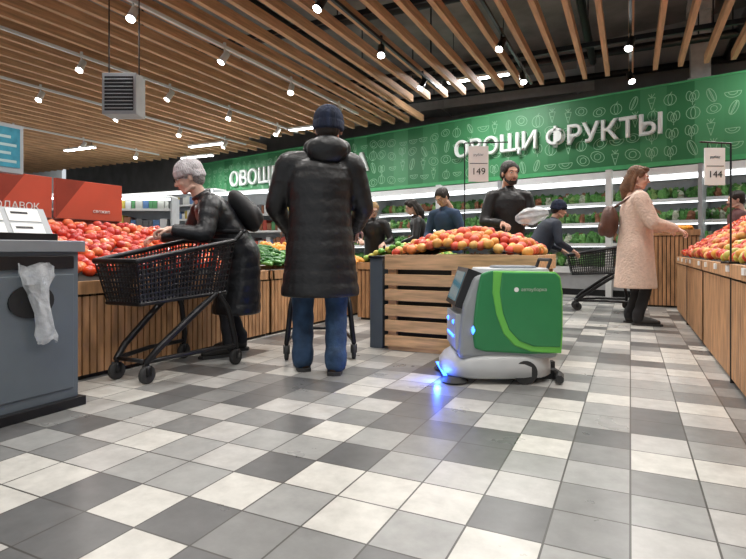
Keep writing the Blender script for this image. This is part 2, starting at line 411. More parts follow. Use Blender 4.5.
mb.add([(.002,.05,1.46),(.002,.05,1.12),(.002,.30,1.46)],[(0,1,2)],1)
mb.obj('panel',[RED,REDD,CARD],e,bevel=.003)
text('lettering','ПОЛУХОДАВОК',.62,(.004,.10,1.20),(math.pi/2,0,math.pi/2),CARD,e,ext=.002)
text('caption','свежие',.17,(.006,.98,1.20),(math.pi/2,0,math.pi/2),CARD,e,ext=.002)
slatbin('produce_bin',.58,1.9,2.6,5.5,.76,'-x')
slatbin('produce_bin',.58,1.9,5.54,8.4,.76,'-x')
heap('apple_pile',.62,1.86,2.7,5.4,lambda u,w:.78+.38*min(1,u*1.6),.044,APP,seed=8)
heap('apple_pile',.62,1.86,5.6,7.0,lambda u,w:.78+.48*min(1,u*1.7),.044,PEA,seed=9)
heap('tomato_pile',.62,1.86,7.05,8.3,lambda u,w:.78+.48*min(1,u*1.7),.042,TOM,seed=10)
slatbin('display_stand',.0,.9,8.95,9.7,1.15,'-x')
heap('orange_pile',.05,.85,9.0,9.65,lambda u,w:1.17,.042,ORG,seed=12)
slatbin('produce_island',-3.0,-2.05,5.75,7.2,.70,'+x')
heap('lime_pile',-2.96,-2.09,5.8,7.15,lambda u,w:.72+.18*(1-abs(2*u-1)),.04,mat('lime_fruit',(.2,.4,.05),.4,island=[(.15,.4,.05),(.3,.5,.08),(.6,.55,.1)],var=.2),seed=13)

CX0,CX1,CY0,CY1=-1.89,-.62,4.12,5.15
e=empty('pallet_crate',((CX0+CX1)/2,(CY0+CY1)/2,0)); hx=(CX1-CX0)/2; hy=(CY1-CY0)/2
mb=MB(); random.seed(2)
for z in (.03,.16,.29,.42,.55,.685):
    h=.095 if z<.6 else .125
    for yy in (-hy,hy-.022): mb.box(-hx,hx,yy,yy+.022,z,z+h,0)
    for xx in (-hx,hx-.022): mb.box(xx,xx+.022,-hy+.022,hy-.022,z,z+h,0)
for sx in (-1,1):
    for sy in (-1,1):
        mb.box(*sorted((sx*(hx-.022),sx*(hx-.1))),*sorted((sy*(hy-.023),sy*(hy-.06))),0,.81,0)
mb.box(-.05,.05,-hy+.023,-hy+.05,0,.8,0)
mb.box(-hx+.06,hx-.06,-hy+.07,hy-.07,.02,.76,1)
for yy in (-hy+.05,0,hy-.05): mb.box(-hx+.03,hx-.03,yy-.04,yy+.04,0,.03,0)
mb.obj('boards',[WOODX,DARK],e,bevel=.003)
heap('peach_pile',CX0+.04,CX1-.04,CY0+.04,CY1-.04,lambda u,w:.80+.20*math.sin(math.pi*max(.0,min(1,u)))**.6*math.sin(math.pi*max(.08,min(.92,w)))**.6,.043,PEA,seed=4)
mb=MB(); mb.box(-.06,.06,-.35,.35,0,.78,0); mb.box(-.07,.07,-.36,.36,.78,.80,1)
mb.obj('metal_end_panel',[GREYM,BLACK],loc=(-1.985,4.5,0),bevel=.004)

def pricesign(loc,z0,ztop,txt,arm=.2,yaw=25.9,w=.2,h=.36,sd=-1):
    e=empty('price_sign',loc,yaw)
    mb=MB(); px=sd*(w/2+.04); mb.tube([(px,0,z0),(px,0,ztop)],.006,8); mb.tube([(px,0,ztop),(-sd*(w/2+arm),0,ztop+.01)],.006,8); mb.box(px-.04,px+.04,-.04,.04,z0,z0+.012)
    mb.tube([(-w/2+.02,0,ztop),(-w/2+.02,0,ztop-.03)],.003,6); mb.tube([(w/2-.02,0,ztop),(w/2-.02,0,ztop-.03)],.003,6)
    mb.obj('frame',BLACKM,e)
    mb=MB(); mb.box(-w/2,w/2,-.006,.006,ztop-.03-h,ztop-.03,0); mb.box(-w/2+.01,w/2-.01,-.008,-.006,ztop-.03-h*.5,ztop-.03-h*.48,1); mb.obj('card',[CARD,GREYM],e)
    text('price',txt,w*.6,(0,-.008,ztop-.03-h*.72),(math.pi/2,0,0),BLACK,e,ext=.001)
    text('label','руб/кг',w*.5,(0,-.008,ztop-.03-h*.25),(math.pi/2,0,0),GREYM,e,ext=.001)
pricesign((-1.38,5.28,0),0,1.93,'149')
pricesign((.49,4.05,0),.762,1.54,'144',arm=.03,w=.13,h=.24,sd=1)

e=empty('hanging_heater',(-5.16,4.17,2.36),25.9)
mb=MB(); mb.box(-.19,.19,-.12,.12,0,.46,0); mb.box(-.16,.16,-.13,-.12,.04,.42,1)
for i in range(9): mb.box(-.16,.16,-.138,-.13,.06+i*.04,.07+i*.04,0)
mb.obj('casing',[GREYL,BLACK],e,bevel=.01)
mb=MB(); 
for s in (-.17,.17): mb.tube([(s,0,.46),(s,0,5.2-2.36)],.008,6)
mb.obj('suspension_rod',BLACKM,e)

# ------------------------------------------------------------ kiosk
e=empty('bagging_kiosk',(-3.03,1.56,0))
mb=MB(); mb.box(-.29,.29,-.36,.36,0.03,.84,0); mb.box(-.30,.33,-.38,.38,0,.05,1); mb.box(-.32,.315,-.385,.385,.84,.90,2)
mb.box(.29,.298,-.33,.33,.10,.72,0); mb.box(.29,.30,-.33,.33,.75,.82,1); mb.box(.298,.312,-.30,-.28,.35,.45,2)
mb.obj('cabinet',[GREYM,BLACKM,mat('kiosk_top',(.22,.24,.26),.4,.2,var=.1)],e,bevel=.008)
mb=MB()
def ring(cx,cz,rx,rz,x,n=24): return [(x,cx+rx*math.cos(2*math.pi*k/n),cz+rz*math.sin(2*math.pi*k/n)) for k in range(n)]
mb.loft([ring(.10,.59,.115,.085,.299),ring(.10,.59,.115,.085,.306)]); mb.obj('slot',mat('slot_black',(.005,.005,.005),.6,var=.1),e)
mb=MB()
prof=[(.335,.10,.775,.03,.085),(.33,.11,.73,.028,.085),(.325,.11,.66,.028,.06),(.335,.12,.60,.03,.045),(.345,.13,.53,.03,.035),(.345,.14,.46,.028,.04),(.34,.15,.41,.025,.055),(.34,.155,.38,.015,.05)]
rings=[]
for cx,cy,cz,rx,ry in prof:
    rings.append([(cx+rx*math.cos(2*math.pi*k/28)*(1+.25*math.sin(5*2*math.pi*k/28+cz*20)),cy+ry*math.sin(2*math.pi*k/28)*(1+.12*math.sin(7*2*math.pi*k/28+cz*30)),cz+.012*math.sin(3*2*math.pi*k/28)) for k in range(28)])
mb.loft(rings,cap=False); mb.obj('plastic_bag',BAGP,e,True)
mb=MB(); T=Matrix.Translation((.08,.02,.985))@Matrix.Rotation(math.radians(58),4,'Y')
mb.box(-.10,.10,-.33,.30,-.0,.02,0,T)
for i in range(3):
    for j in range(2): mb.box(-.09+j*.095,-.01+j*.095,-.31+i*.2,-.14+i*.2,.02,.024,1,T); mb.box(-.07+j*.095,-.055+j*.095,-.29+i*.2,-.20+i*.2,.024,.0245,2,T)
mb.box(-.22,.16,-.35,.33,.90,.94,2); mb.box(-.2,.0,-.33,.30,.94,1.05,2)
mb.obj('label_tray',[GREYL,CARD,BLACKM],e,bevel=.002)
SCR=mat('screen',(.05,.2,.25),.2,emis=(.04,.17,.24),es=.5,var=.4,vs=14)
SCW=mat('screen_white',(.4,.5,.5),.3,emis=(.4,.6,.62),es=.15,var=.1)
mb=MB(); mb.tube([(-.1,.05,.93),(-.1,.05,1.3)],.02,10,mi=0); mb.box(-.13,-.07,-.2,.28,1.28,1.55,1); mb.box(-.07,-.066,-.18,.26,1.31,1.53,2); 
for i in range(4): mb.box(-.066,-.065,.10,.24-.03*(i%2),1.335+i*.045,1.35+i*.045,3)
mb.box(-.066,-.065,-.15,.06,1.34,1.50,3)
mb.obj('monitor',[BLACKM,GREYL,SCR,SCW],e,bevel=.003)

# ------------------------------------------------------------ shopping cart
def cart(loc,yaw,name='shopping_cart'):
    e=empty(name,loc,yaw); mb=MB()
    TR=[V((s*.25,-.36,.92)) for s in (-1,1)]; TF=[V((s*.19,.46,.78)) for s in (-1,1)]
    BR=[V((s*.21,-.30,.54)) for s in (-1,1)]; BF=[V((s*.15,.40,.51)) for s in (-1,1)]
    def panel(A,B,C,D,nu,nv,r=.0065):
        for i in range(nu+1):
            u=i/nu; mb.tube([A.lerp(B,u),D.lerp(C,u)],r,4)
        for j in range(nv+1):
            w=j/nv; mb.tube([A.lerp(D,w),B.lerp(C,w)],r,4)
    for k in (0,1): panel(TR[k],TF[k],BF[k],BR[k],26,9)
    panel(TF[0],TF[1],BF[1],BF[0],12,8); panel(TR[0],TR[1],BR[1],BR[0],12,9); panel(BR[0],BR[1],BF[1],BF[0],11,18)
    mb.obj('basket',BLACK,e)
    mb=MB()
    for a,b in ((TR[0],TF[0]),(TR[1],TF[1]),(TF[0],TF[1]),(TR[0],TR[1])): mb.tube([a,b],.019,8,round_=True)
    for a,b in ((BR[0],BF[0]),(BR[1],BF[1]),(BF[0],BF[1]),(BR[0],BR[1])): mb.tube([a,b],.014,8,round_=True)
    for s in (-1,1):
        mb.tube([(s*.26,-.36,.13),(s*.25,-.36,.2),(s*.23,-.31,.42),(s*.21,-.24,.53)],[.02,.022,.02,.016],8,round_=True)
        mb.tube([(s*.26,-.36,.14),(s*.22,0,.15),(s*.14,.34,.14)],.016,8,round_=True)
        mb.tube([(s*.14,.34,.14),(s*.16,.26,.22),(s*.2,-.05,.44),(s*.21,-.2,.53)],[.022,.024,.024,.018],8,round_=True)
        mb.tube([(s*.25,-.36,.92),(s*.26,-.44,.99)],[.018,.016],8,round_=True)
        for y,xx in ((-.36,.26),(.34,.14)):
            mb.tube([(s*xx,y,.14),(s*xx,y,.10)],.016,8); 
            mb.box(s*xx-.024,s*xx-.018,y-.02,y+.02,.05,.115); mb.box(s*xx+.018,s*xx+.024,y-.02,y+.02,.05,.115)
    mb.tube([(-.14,.34,.14),(.14,.34,.14)],.014,8)
    mb.tube([(-.27,-.44,.99),(.27,-.44,.99)],.018,10,round_=True)
    mb.obj('frame',BLACKM,e,True)
    mb=MB()
    for s in (-1,1):
        for y,xx in ((-.36,.26),(.34,.14)):
            mb.tube([(s*xx-.016,y,.058),(s*xx-.012,y,.058),(s*xx+.012,y,.058),(s*xx+.016,y,.058)],[.048,.058,.058,.048],18)
    mb.obj('wheels',RUBBER,e,True)
    return e
cart((-2.90,2.74,0),180)

# ------------------------------------------------------------ robot
e=empty('floor_cleaning_robot',(-.81,3.60,0),116)
RG=mat('robot_green',(.02,.22,.07),.35,coat=.3,var=.05); RL=mat('robot_lime',(.15,.54,.08),.35,coat=.3,var=.05); RM=mat('robot_midgreen',(.03,.24,.08),.35,coat=.3,var=.05)
mb=MB()
core=[(-.33,.16),(-.35,.40),(-.34,.66),(-.30,.70),(.10,.71),(.20,.68),(.27,.50),(.29,.34),(.30,.16)]
mb.prism(core,-.225,.225,0); mb.obj('body',[mat('robot_grey',(.30,.32,.33),.4,var=.05)],e,bevel=.025)
def side(poly,x,m,nm,bv=.008):
    for s in (-1,1):
        mb=MB(); a,b=sorted((s*x,s*.215)); mb.prism(poly,a,b); mb.obj(nm,m,e,bevel=bv)
outer=[(-.345,.195),(-.355,.30),(-.355,.58),(-.34,.68),(-.31,.71),(.10,.72),(.16,.70),(.185,.58),(.205,.42),(.21,.30),(.20,.225),(.13,.205),(-.15,.19)]
side(outer,.24,RG,'side_panel',.02)
side([(-.348,.195),(-.356,.30),(-.356,.58),(-.342,.68),(-.31,.712),(.085,.718),(.09,.58),(.065,.44),(.02,.32),(-.05,.245),(-.16,.205)],.246,RL,'side_stripe')
side([(-.34,.235),(-.349,.34),(-.349,.58),(-.335,.675),(-.305,.705),(.03,.71),(.045,.58),(.025,.45),(-.015,.345),(-.08,.275),(-.17,.24)],.252,RM,'side_cover')
def rr(x,y,z,rx,ry,n=28,p=3.2):
    o=[]
    for k in range(n):
        a=2*math.pi*k/n; c=math.cos(a); s=math.sin(a)
        o.append((x+rx*abs(c)**(2/p)*(1 if c>0 else -1), y+ry*abs(s)**(2/p)*(1 if s>0 else -1), z))
    return o
mb=MB()
mb.loft([rr(0,.03,.035,.245,.34),rr(0,.03,.05,.262,.36),rr(0,.03,.11,.262,.36),rr(0,.02,.15,.245,.34),rr(0,0,.185,.225,.31)])
mb.obj('skirt',mat('robot_skirt',(.5,.51,.51),.4,var=.05),e,True)
mb=MB(); mb.loft([rr(0,-.08,.70,.21,.25),rr(0,-.08,.73,.20,.24)],0); mb.loft([rr(0,-.10,.73,.14,.15),rr(0,-.10,.745,.13,.14)],1)
mb.obj('top_lid',[GREYL,GREYM],e,bevel=.004)
mb=MB(); T=Matrix.Translation((0,.245,.60))@Matrix.Rotation(.35,4,'X'); mb.box(-.20,.20,-.06,.035,-.13,.13,0,T); mb.box(-.16,.16,.035,.039,-.10,.10,1,T)
T2=Matrix.Translation((0,.315,.34)); mb.box(-.19,.19,-.06,.0,-.13,.10,2,T2); mb.obj('touchscreen',[BLACK,mat('robot_screen',(.02,.05,.08),.1,emis=(.2,.5,.6),es=.25,var=.2),GREYL],e,bevel=.01)
mb=MB(); mb.box(-.13,.13,.312,.322,.28,.295); mb.ell((-.11,.315,.38),(.016,.012,.016));mb.ell((.11,.315,.38),(.016,.012,.016)); mb.ell((-.225,.20,.34),(.014,.02,.03)); mb.box(-.2,.2,.37,.393,.045,.053); mb.obj('blue_light',BLUE,e)
l=bpy.data.lights.new('glow','POINT'); l.energy=3; l.color=(.03,.12,1); l.shadow_soft_size=.02; o=bpy.data.objects.new('glow_lamp',l); col.objects.link(o); o.parent=e; o.location=(-.17,.43,.05)
mb=MB()
for s in (-1,1):
    mb.tube([(s*.21,-.12,.075),(s*.25,-.12,.075)],.075,20); mb.tube([(s*.18,.32,.012),(s*.18,.32,.04)],[.09,.05],20)
mb.tube([(-.26,-.33,.035),(-.15,-.37,.035),(.15,-.37,.035),(.26,-.33,.035)],.026,8); mb.box(-.03,.03,-.38,-.30,.05,.10); mb.box(-.1,.1,-.36,-.26,.0,.06)
mb.tube([(-.12,-.30,.73),(-.12,-.32,.785),(.12,-.32,.785),(.12,-.30,.73)],.011,8)
mb.obj('wheels_and_squeegee',RUBBER,e)
mb=MB(); mb.loft([[(-.2535,-.06+.015*math.cos(k*math.pi/8),.60+.015*math.sin(k*math.pi/8)) for k in range(16)],[(-.2525,-.06+.015*math.cos(k*math.pi/8),.60+.015*math.sin(k*math.pi/8)) for k in range(16)]]); mb.obj('logo_mark',CARD,e)
text('small_logo','автоуборка',.16,(-.2535,-.17,.60),(math.pi/2,0,-math.pi/2),mat('logo_grey',(.5,.6,.5),.5,var=.05),e,ext=.0005)

# ------------------------------------------------------------ people
def ik(a,b,l1,l2,pole):
    a=V(a);b=V(b); d=b-a; D=min(d.length,(l1+l2)*.999); n=d.normalized()
    x=(l1*l1-l2*l2+D*D)/(2*D); h=math.sqrt(max(0,l1*l1-x*x)); p=V(pole); p=(p-n*p.dot(n)).normalized()
    return a+n*x+p*h
def head(parent,loc,yaw,pitch,skin,hair=None,style='short',hat=None,glasses=False,beard=None,k=1.0,roll=0):
    rot=(math.radians(pitch),math.radians(roll),math.radians(yaw))
    h=empty('head',loc); h.parent=parent; h.rotation_euler=rot; h.scale=(k,k,k)
    mb=MB()
    mb.ell((0,-.015,.035),(.074,.093,.082),nu=20,nv=12); mb.ell((0,.02,-.02),(.062,.072,.082),nu=20,nv=12); mb.ell((0,.055,-.082),(.034,.028,.024))
    mb.tube([(0,.086,.018),(0,.098,-.005),(0,.104,-.022)],[.007,.010,.013],8,round_=True)
    mb.ell((0,.074,.032),(.052,.018,.012))
    for s in (-1,1):
        mb.ell((s*.034,.062,-.025),(.022,.022,.022)); mb.ell((s*.076,-.005,-.005),(.010,.018,.03)); mb.ell((s*.011,.094,-.025),(.009,.009,.007))
        mb.tube([(s*.055,.0,-.07),(s*.03,.05,-.088)],.016,8,round_=True)
    mb.ell((0,.083,-.052),(.024,.010,.011))
    mb.tube([(0,-.02,-.05),(0,-.03,-.12),(0,-.04,-.19)],[.052,.053,.06],14,round_=True)
    organic(mb,'face',skin,h,.006,3)
    mb=MB(); mb.ell((0,.091,-.048),(.021,.006,.0035)); mb.ell((0,.090,-.056),(.018,.007,.0045)); mb.obj('lips',LIP,h,True)
    mb=MB()
    for s in (-1,1): mb.ell((s*.029,.080,.012),(.0135,.008,.0075),0); mb.ell((s*.029,.0865,.012),(.0055,.003,.006),1)
    mb.obj('eyes',[EYEW,EYEB],h,True)
    if hair:
        mb=MB()
        for s in (-1,1): mb.tube([(s*.014,.090,.028),(s*.03,.089,.034),(s*.046,.078,.029)],[.003,.004,.002],6)
        mb.obj('eyebrows',hair,h)
        mb=MB()
        mb.ell((0,-.028,.05),(.085,.100,.086),nu=20,nv=12); mb.ell((0,-.06,.0),(.078,.062,.08),nu=16)
        for s in (-1,1): mb.ell((s*.068,.0,.045),(.018,.06,.05))
        if style=='long':
            mb.tube([(0,-.07,-.02),(0,-.09,-.13),(0,-.08,-.20)],[.075,.075,.05],12,round_=True)
            for s in (-1,1): mb.tube([(s*.072,-.02,.05),(s*.080,-.03,-.04),(s*.075,-.03,-.14)],[.02,.024,.018],8,round_=True)
            mb.ell((0,.03,.10),(.05,.055,.03))
        if style=='bun': mb.ell((0,-.12,.06),(.045,.04,.045)); 
        if style!='none': organic(mb,'hair',hair,h,.008,2)
    if beard:
        mb=MB(); mb.ell((0,.056,-.084),(.040,.033,.028)); 
        for s in (-1,1): mb.tube([(s*.066,.01,-.02),(s*.06,.03,-.06),(s*.03,.065,-.09)],[.008,.013,.015],8,round_=True); mb.tube([(0,.098,-.040),(s*.03,.084,-.052),(s*.034,.075,-.075)],[.005,.005,.007],6,round_=True)
        organic(mb,'beard',beard,h,.006,2)
    if hat:
        mb=MB(); mb.ell((0,-.02,.058),(.094,.112,.095),nu=24,nv=14)
        for t_,rz in ((.015,.0),(.035,.006),(.05,.004)):
            pass
        mb.loft([[((.088+.009*q)*math.cos(2*math.pi*i/24),-.018+(.107+.009*q)*math.sin(2*math.pi*i/24),zz+(.018 if math.sin(2*math.pi*i/24)>0 else -.018)) for i in range(24)] for q,zz in ((0,.0),(1,.01),(1,.05),(0,.062))])
        organic(mb,'knit_hat',hat,h,.006,1)
    if glasses:
        mb=MB()
        for s in (-1,1):
            mb.tube([(s*.030+.021*math.cos(a),.102,.010+.017*math.sin(a)) for a in [i*math.pi/6 for i in range(13)]],.0022,6)
            mb.tube([(s*.051,.10,.014),(s*.078,.0,.012)],.002,6)
        mb.tube([(-.009,.102,.013),(.009,.102,.013)],.002,6); mb.obj('glasses',BLACKM,h)
    return h
def hand(parent,w,d,n,side,skin,curl=.5,k=1.0,name='hand'):
    w=V(w); d=V(d).normalized(); n=V(n); n=(n-d*n.dot(d)).normalized()
    t=d.cross(n)*(-1 if side>0 else 1)
    R=Matrix((t,d,n)).transposed()
    mb=MB(); mb.tube([w-d*.03,w,w+d*.02],[.026,.025,.027],10,round_=True)
    mb.ell(w+d*.052*k,(.041*k,.050*k,.017*k),R=R,nu=16)
    for i,(o,L) in enumerate(((.030,.072),(.010,.080),(-.010,.074),(-.029,.058))):
        p=w+d*(.085-abs(o)*.25)*k+t*o*k; pts=[p-d*.02*k,p]; ang=curl*.5; sp=d+t*o*2
        for s,fr in enumerate((.45,.32,.23)):
            dr=(sp.normalized()*math.cos(ang)+n*math.sin(ang)); p=p+dr*L*fr*k; pts.append(p); ang+=curl*(.9 if s==0 else .7)
        mb.tube(pts,[.010*k,.0095*k,.009*k,.0082*k,.0072*k],8,round_=True)
    p=w+d*.02*k+t*.028*k; q=p+(d*.55+t*.65+n*.35).normalized()*.042*k; r=q+(d*.9+t*.15+n*(.3+curl*.4)).normalized()*.032*k
    mb.tube([p-t*.01,p,q,r],[.013*k,.013*k,.0105*k,.0085*k],8,round_=True)
    return organic(mb,name,skin,parent,.0045,1)
def shoe(mb,fx,fy,yaw,lift=0,h=.1,k=1.):
    M=Matrix.Translation((fx,fy,lift))@Matrix.Rotation(math.radians(yaw),4,'Z')@Matrix.Scale(k,4)
    mb.tube([(0,-.055,.050),(0,0,.052),(0,.08,.046),(0,.15,.036)],[.044,.046,.046,.034],12,M=M,round_=True)
    mb.tube([(0,-.045,.05),(0,-.045,h+.03)],[.046,.050],12,M=M,round_=True)
def sole(mb,fx,fy,yaw,lift=0,k=1.):
    M=Matrix.Translation((fx,fy,lift))@Matrix.Rotation(math.radians(yaw),4,'Z')@Matrix.Scale(k,4)
    out=[(.040,-.10),(.046,-.04),(.042,.04),(.052,.11),(.040,.18),(.0,.205),(-.040,.18),(-.052,.11),(-.042,.04),(-.046,-.04),(-.040,-.10),(0,-.115)]
    mb.loft([[(x,y,0) for x,y in out],[(x,y,.022) for x,y in out]],0,M)
def figure(name,loc,yaw,h=1.75,lean=0,hem=.8,bulk=1.,wid=1.,coat=None,pants=None,skin=SKIN,shoes=None,
           wr=None,feet=None,headkw={},hy=0,hp=0,hx=0,hk=1.08,quilt=.0,hood=False,sleeve=1.,curl=.7,hemr=1.,fyaw=(8,-8),hipy=0,pole=None,neckl=.115,voxel=.012,legr=1.,fit=1.,collar=1.,hfw=0,hup=0,shup=0):
    e=empty(name,loc,yaw); a=math.radians(lean)
    hip=V((0,hipy,.50*h)); sp=V((0,math.sin(a),math.cos(a))); fw=V((0,math.cos(a),-math.sin(a)))
    S=hip+sp*.315*h; aa=a*.75; sw=.112*h*wid
    secs=[]
    def sec(c,rx,ry,f=V((0,1,0))): secs.append((V(c),rx,ry,f))
    k=bulk
    if hem<.46*h:
        sec((0,hipy*.6,hem),.150*k*hemr*h/1.75*1.15,.125*k*hemr*h/1.75*1.15)
        sec((0,hipy*.8,(hem+hip.z)/2),.158*k*h/1.75*1.05*(.5+.5*hemr),.130*k*h/1.75*(.5+.5*hemr)*1.05)
    else: sec((0,hipy,hem),.155*k*h/1.75,.125*k*h/1.75)
    hh=h/1.75
    if hem<hip.z: sec(hip,.165*k*hh,.132*k*hh,V((0,math.cos(a/2),-math.sin(a/2))))
    for q,rx,ry in ((.25,.155,.125),(.5,.155,.122),(.75,.168,.122),(.9,.165,.11),(1.0,.125,.09),(1.07,.068,.07),(1.13,.056*collar,.06*collar),(1.17,.05*collar,.055*collar)):
        c=hip+sp*.315*h*q
        if c.z>hem+.03: sec(c,rx*(k*fit if q<1.05 else 1.05)*hh*wid,ry*(k if q<1.05 else 1.05)*hh,fw)
    n=28; rings=[]; dense=[]
    for (c0,a0,b0,f0),(c1,a1,b1,f1) in zip(secs[:-1],secs[1:]):
        st=max(2,int((c1-c0).length/.015))
        for i in range(st):
            u=i/st; dense.append((c0.lerp(c1,u),a0+(a1-a0)*u,b0+(b1-b0)*u,f0.lerp(f1,u)))
    dense.append(secs[-1]); acc=0; prev=dense[0][0]
    for c,rx,ry,f in dense:
        acc+=(c-prev).length; prev=c; m=1+quilt*(abs(math.sin(math.pi*acc/.095))**.6-.7)
        rings.append([c+V((1,0,0))*rx*m*math.cos(2*math.pi*j/n)+f.normalized()*ry*m*math.sin(2*math.pi*j/n) for j in range(n)])
    mb=MB(); mb.loft(rings)
    l1=.172*h; l2=.150*h; 
    wr=wr or ((-.24,.1,.48*h),(.24,.1,.48*h)); hands=[]
    for s,w in zip((-1,1),wr):
        sh=S+V((s*sw*.98,0,-.03*hh+shup)); w=V(w)
        d=w-sh; 
        if d.length>l1+l2: w=sh+d.normalized()*(l1+l2)*.995
        el=ik(sh,w,l1,l2,pole[0 if s<0 else 1] if pole else (s*.6,-.6,-.6))
        pts=[];rd=[]
        P=[S+V((s*.04,0,shup)),sh,el,w]; Rr=[.075*hh,.078*hh*sleeve,.060*hh*sleeve,.042*hh*sleeve]
        for i in range(3):
            st=max(2,int((P[i+1]-P[i]).length/.015))
            for j in range(st):
                u=j/st; q=P[i].lerp(P[i+1],u); r=Rr[i]+(Rr[i+1]-Rr[i])*u
                if quilt and i>0: r*=1+quilt*1.6*(abs(math.sin(math.pi*(u*(P[i+1]-P[i]).length)/.08))**.6-.6)
                pts.append(q);rd.append(r)
        pts.append(P[3]);rd.append(Rr[3]); mb.tube(pts,rd,14,round_=False)
        hands.append((w,(w-el).normalized(),s))
    organic(mb,'coat',coat,e,voxel,2)
    if hood:
        mb=MB(); cc=S+V((hx*.8,.0,.095))
        loop=[cc+V((.115*math.cos(t),.10*math.sin(t),.012*math.sin(t)*-1)) for t in [2*math.pi*i/20 for i in range(21)]]
        mb.tube(loop,.058,12)
        mb.ell(cc+V((0,-.105,-.02)),(.145,.08,.10),nu=24,nv=14); mb.ell(cc+V((0,0,-.05)),(.16,.12,.06),nu=20)
        organic(mb,'hood',coat,e,voxel,2)
    for w,d,s in hands:
        hand(e,w+d*.012,d*.8+V((0,.3,-.2)),V((0,0,-1)) if abs(d.z)<.8 else V((-s,.2,0)),s,skin,curl,name='hand_right' if s>0 else 'hand_left')
    feet=feet or ((-.1,0),(.1,0.05)); mb=MB(); sb=MB(); so=MB()
    for s,ft,fy in zip((-1,1),feet,fyaw):
        hj=V((s*.09*hh*(.5+.5*legr),hipy,.50*h)); lift=ft[2] if len(ft)>2 else 0; an=V((ft[0],ft[1]-.045,.10+lift))
        kn=ik(hj,an,.235*h,.225*h,(s*.1,1,0))
        lg=[hj+V((0,0,.02)),hj.lerp(kn,.5),kn,kn.lerp(an,.2),kn.lerp(an,.35),kn.lerp(an,.5),kn.lerp(an,.65),kn.lerp(an,.8),an+V((0,0,.03)),an-V((0,0,.02))]
        mb.tube(lg,[r*hh*legr for r in (.092,.082,.066,.060,.064,.059,.063,.057,.063,.061)],14,round_=True)
        shoe(sb,ft[0],ft[1],fy,lift=lift,k=.5+.5*legr); sole(so,ft[0],ft[1],fy,lift,k=.5+.5*legr)
    organic(mb,'trousers',pants,e,.012,1); organic(sb,'shoes',shoes,e,.009,2); so.obj('shoe_soles',RUBBER,e)
    hc=S+sp*.02*h+V((hx,math.sin(aa)*neckl*h+.01+hfw,math.cos(aa)*neckl*h-.01*h+hup))
    head(e,hc,hy,hp,skin,k=h/1.75*hk,**headkw)
    return e,S,sp
COATB=mat('puffer_black',(.008,.008,.009),.45,var=.3,vs=5,bump=.8,bs=9)
COATD=mat('puffer_darkgrey',(.009,.010,.013),.38,var=.3,vs=5,bump=.8,bs=10)
JEAN=mat('jeans_blue',(.028,.062,.125),.85,var=.4,vs=10,bump=.8,bs=14)
PBLK=mat('trousers_black',(.015,.015,.018),.8,var=.2)
SHOEB=mat('boots_black',(.02,.018,.016),.5,var=.2); SHOEN=mat('shoes_brown',(.10,.06,.04),.6,var=.3)
NAVY=mat('knit_navy',(.014,.022,.05),.9,var=.5,vs=30,bump=1,bs=120,aniso=(1,1,.1))
GKNIT=mat('knit_grey',(.62,.58,.60),.9,var=.18,vs=30,bump=1,bs=110,aniso=(1,1,.2))
GHAT=mat('hair_grey',(.35,.33,.32),.8,var=.3,vs=40,bump=.8,bs=80)
HBR=mat('hair_brown',(.16,.075,.035),.6,var=.4,vs=30,bump=.6,bs=90); HDK=mat('hair_dark',(.02,.014,.01),.55,var=.3,vs=30,bump=.5,bs=80); HBL=mat('hair_blond',(.42,.27,.12),.6,var=.3,vs=30,bump=.5,bs=80)
PINK=mat('coat_cream',(.76,.58,.48),.95,var=.08,vs=25,bump=.8,bs=45)
PACKB=mat('backpack_brown',(.10,.04,.025),.5,var=.3,bump=.3,bs=40); PACKK=mat('backpack_black',(.012,.012,.014),.6,var=.3)
COATN=mat('jacket_navy',(.015,.022,.04),.7,var=.3); 

figure('man_in_black_coat',(-1.96,3.19,0),31.6,h=1.80,lean=2,hem=.53,bulk=1.40,wid=1.1,fit=.9,coat=COATB,pants=JEAN,shoes=SHOEN,
    wr=((-.25,.30,1.02),(.27,.30,1.02)),pole=((-.75,-.8,-.6),(.6,-.8,-.8)),feet=((-.125,.09),(.105,-.05)),quilt=.03,hood=True,sleeve=1.25,hemr=1.12,legr=1.22,shup=.01,
    headkw=dict(hat=NAVY,hair=HDK),hx=.06,hy=-8,hp=-4,curl=1.1,hk=1.12,hup=.01)
cart((-1.96-.524*.76,3.19+.852*.76,0),31.6)
e,S,sp=figure('woman_with_cart',(-2.97,3.40,0),143,h=1.62,lean=33,hem=.33,bulk=1.30,wid=1.05,coat=COATD,pants=PBLK,shoes=SHOEB,skin=SKIN2,
    wr=((-.22,.46,1.00),(.26,.50,.96)),pole=((-.6,-.3,-1),(.6,-.3,-1)),feet=((-.11,.06),(.11,-.08)),quilt=.05,sleeve=1.2,hipy=-.10,hemr=1.15,collar=1.5,
    headkw=dict(hair=GHAT,hat=GKNIT,glasses=True),hy=-5,hp=-20,curl=1.0,hfw=.03,hup=.0,hk=1.14)
mb=MB(); R=Matrix.Rotation(-math.radians(33),3,'X'); c=S-sp*.22+R@V((0,-.22,0))
mb.ell(c,(.15,.09,.20),R=R,nu=20,nv=12); mb.ell(c+R@V((0,-.06,-.06)),(.11,.06,.11),R=R)
organic(mb,'backpack',PACKK,e,.012,2)
e,S,sp=figure('woman_in_cream_coat',(.05,6.80,0),-82,h=1.78,lean=2,hem=.42,bulk=1.42,wid=.95,coat=PINK,pants=PBLK,shoes=SHOEB,skin=SKIN2,
    wr=((-.17,.32,1.10),(.17,.38,1.08)),feet=((-.1,0),(.1,.06)),sleeve=1.25,hemr=1.1,headkw=dict(hair=HBR,style='long'),hy=-14,hp=-12,curl=.9)
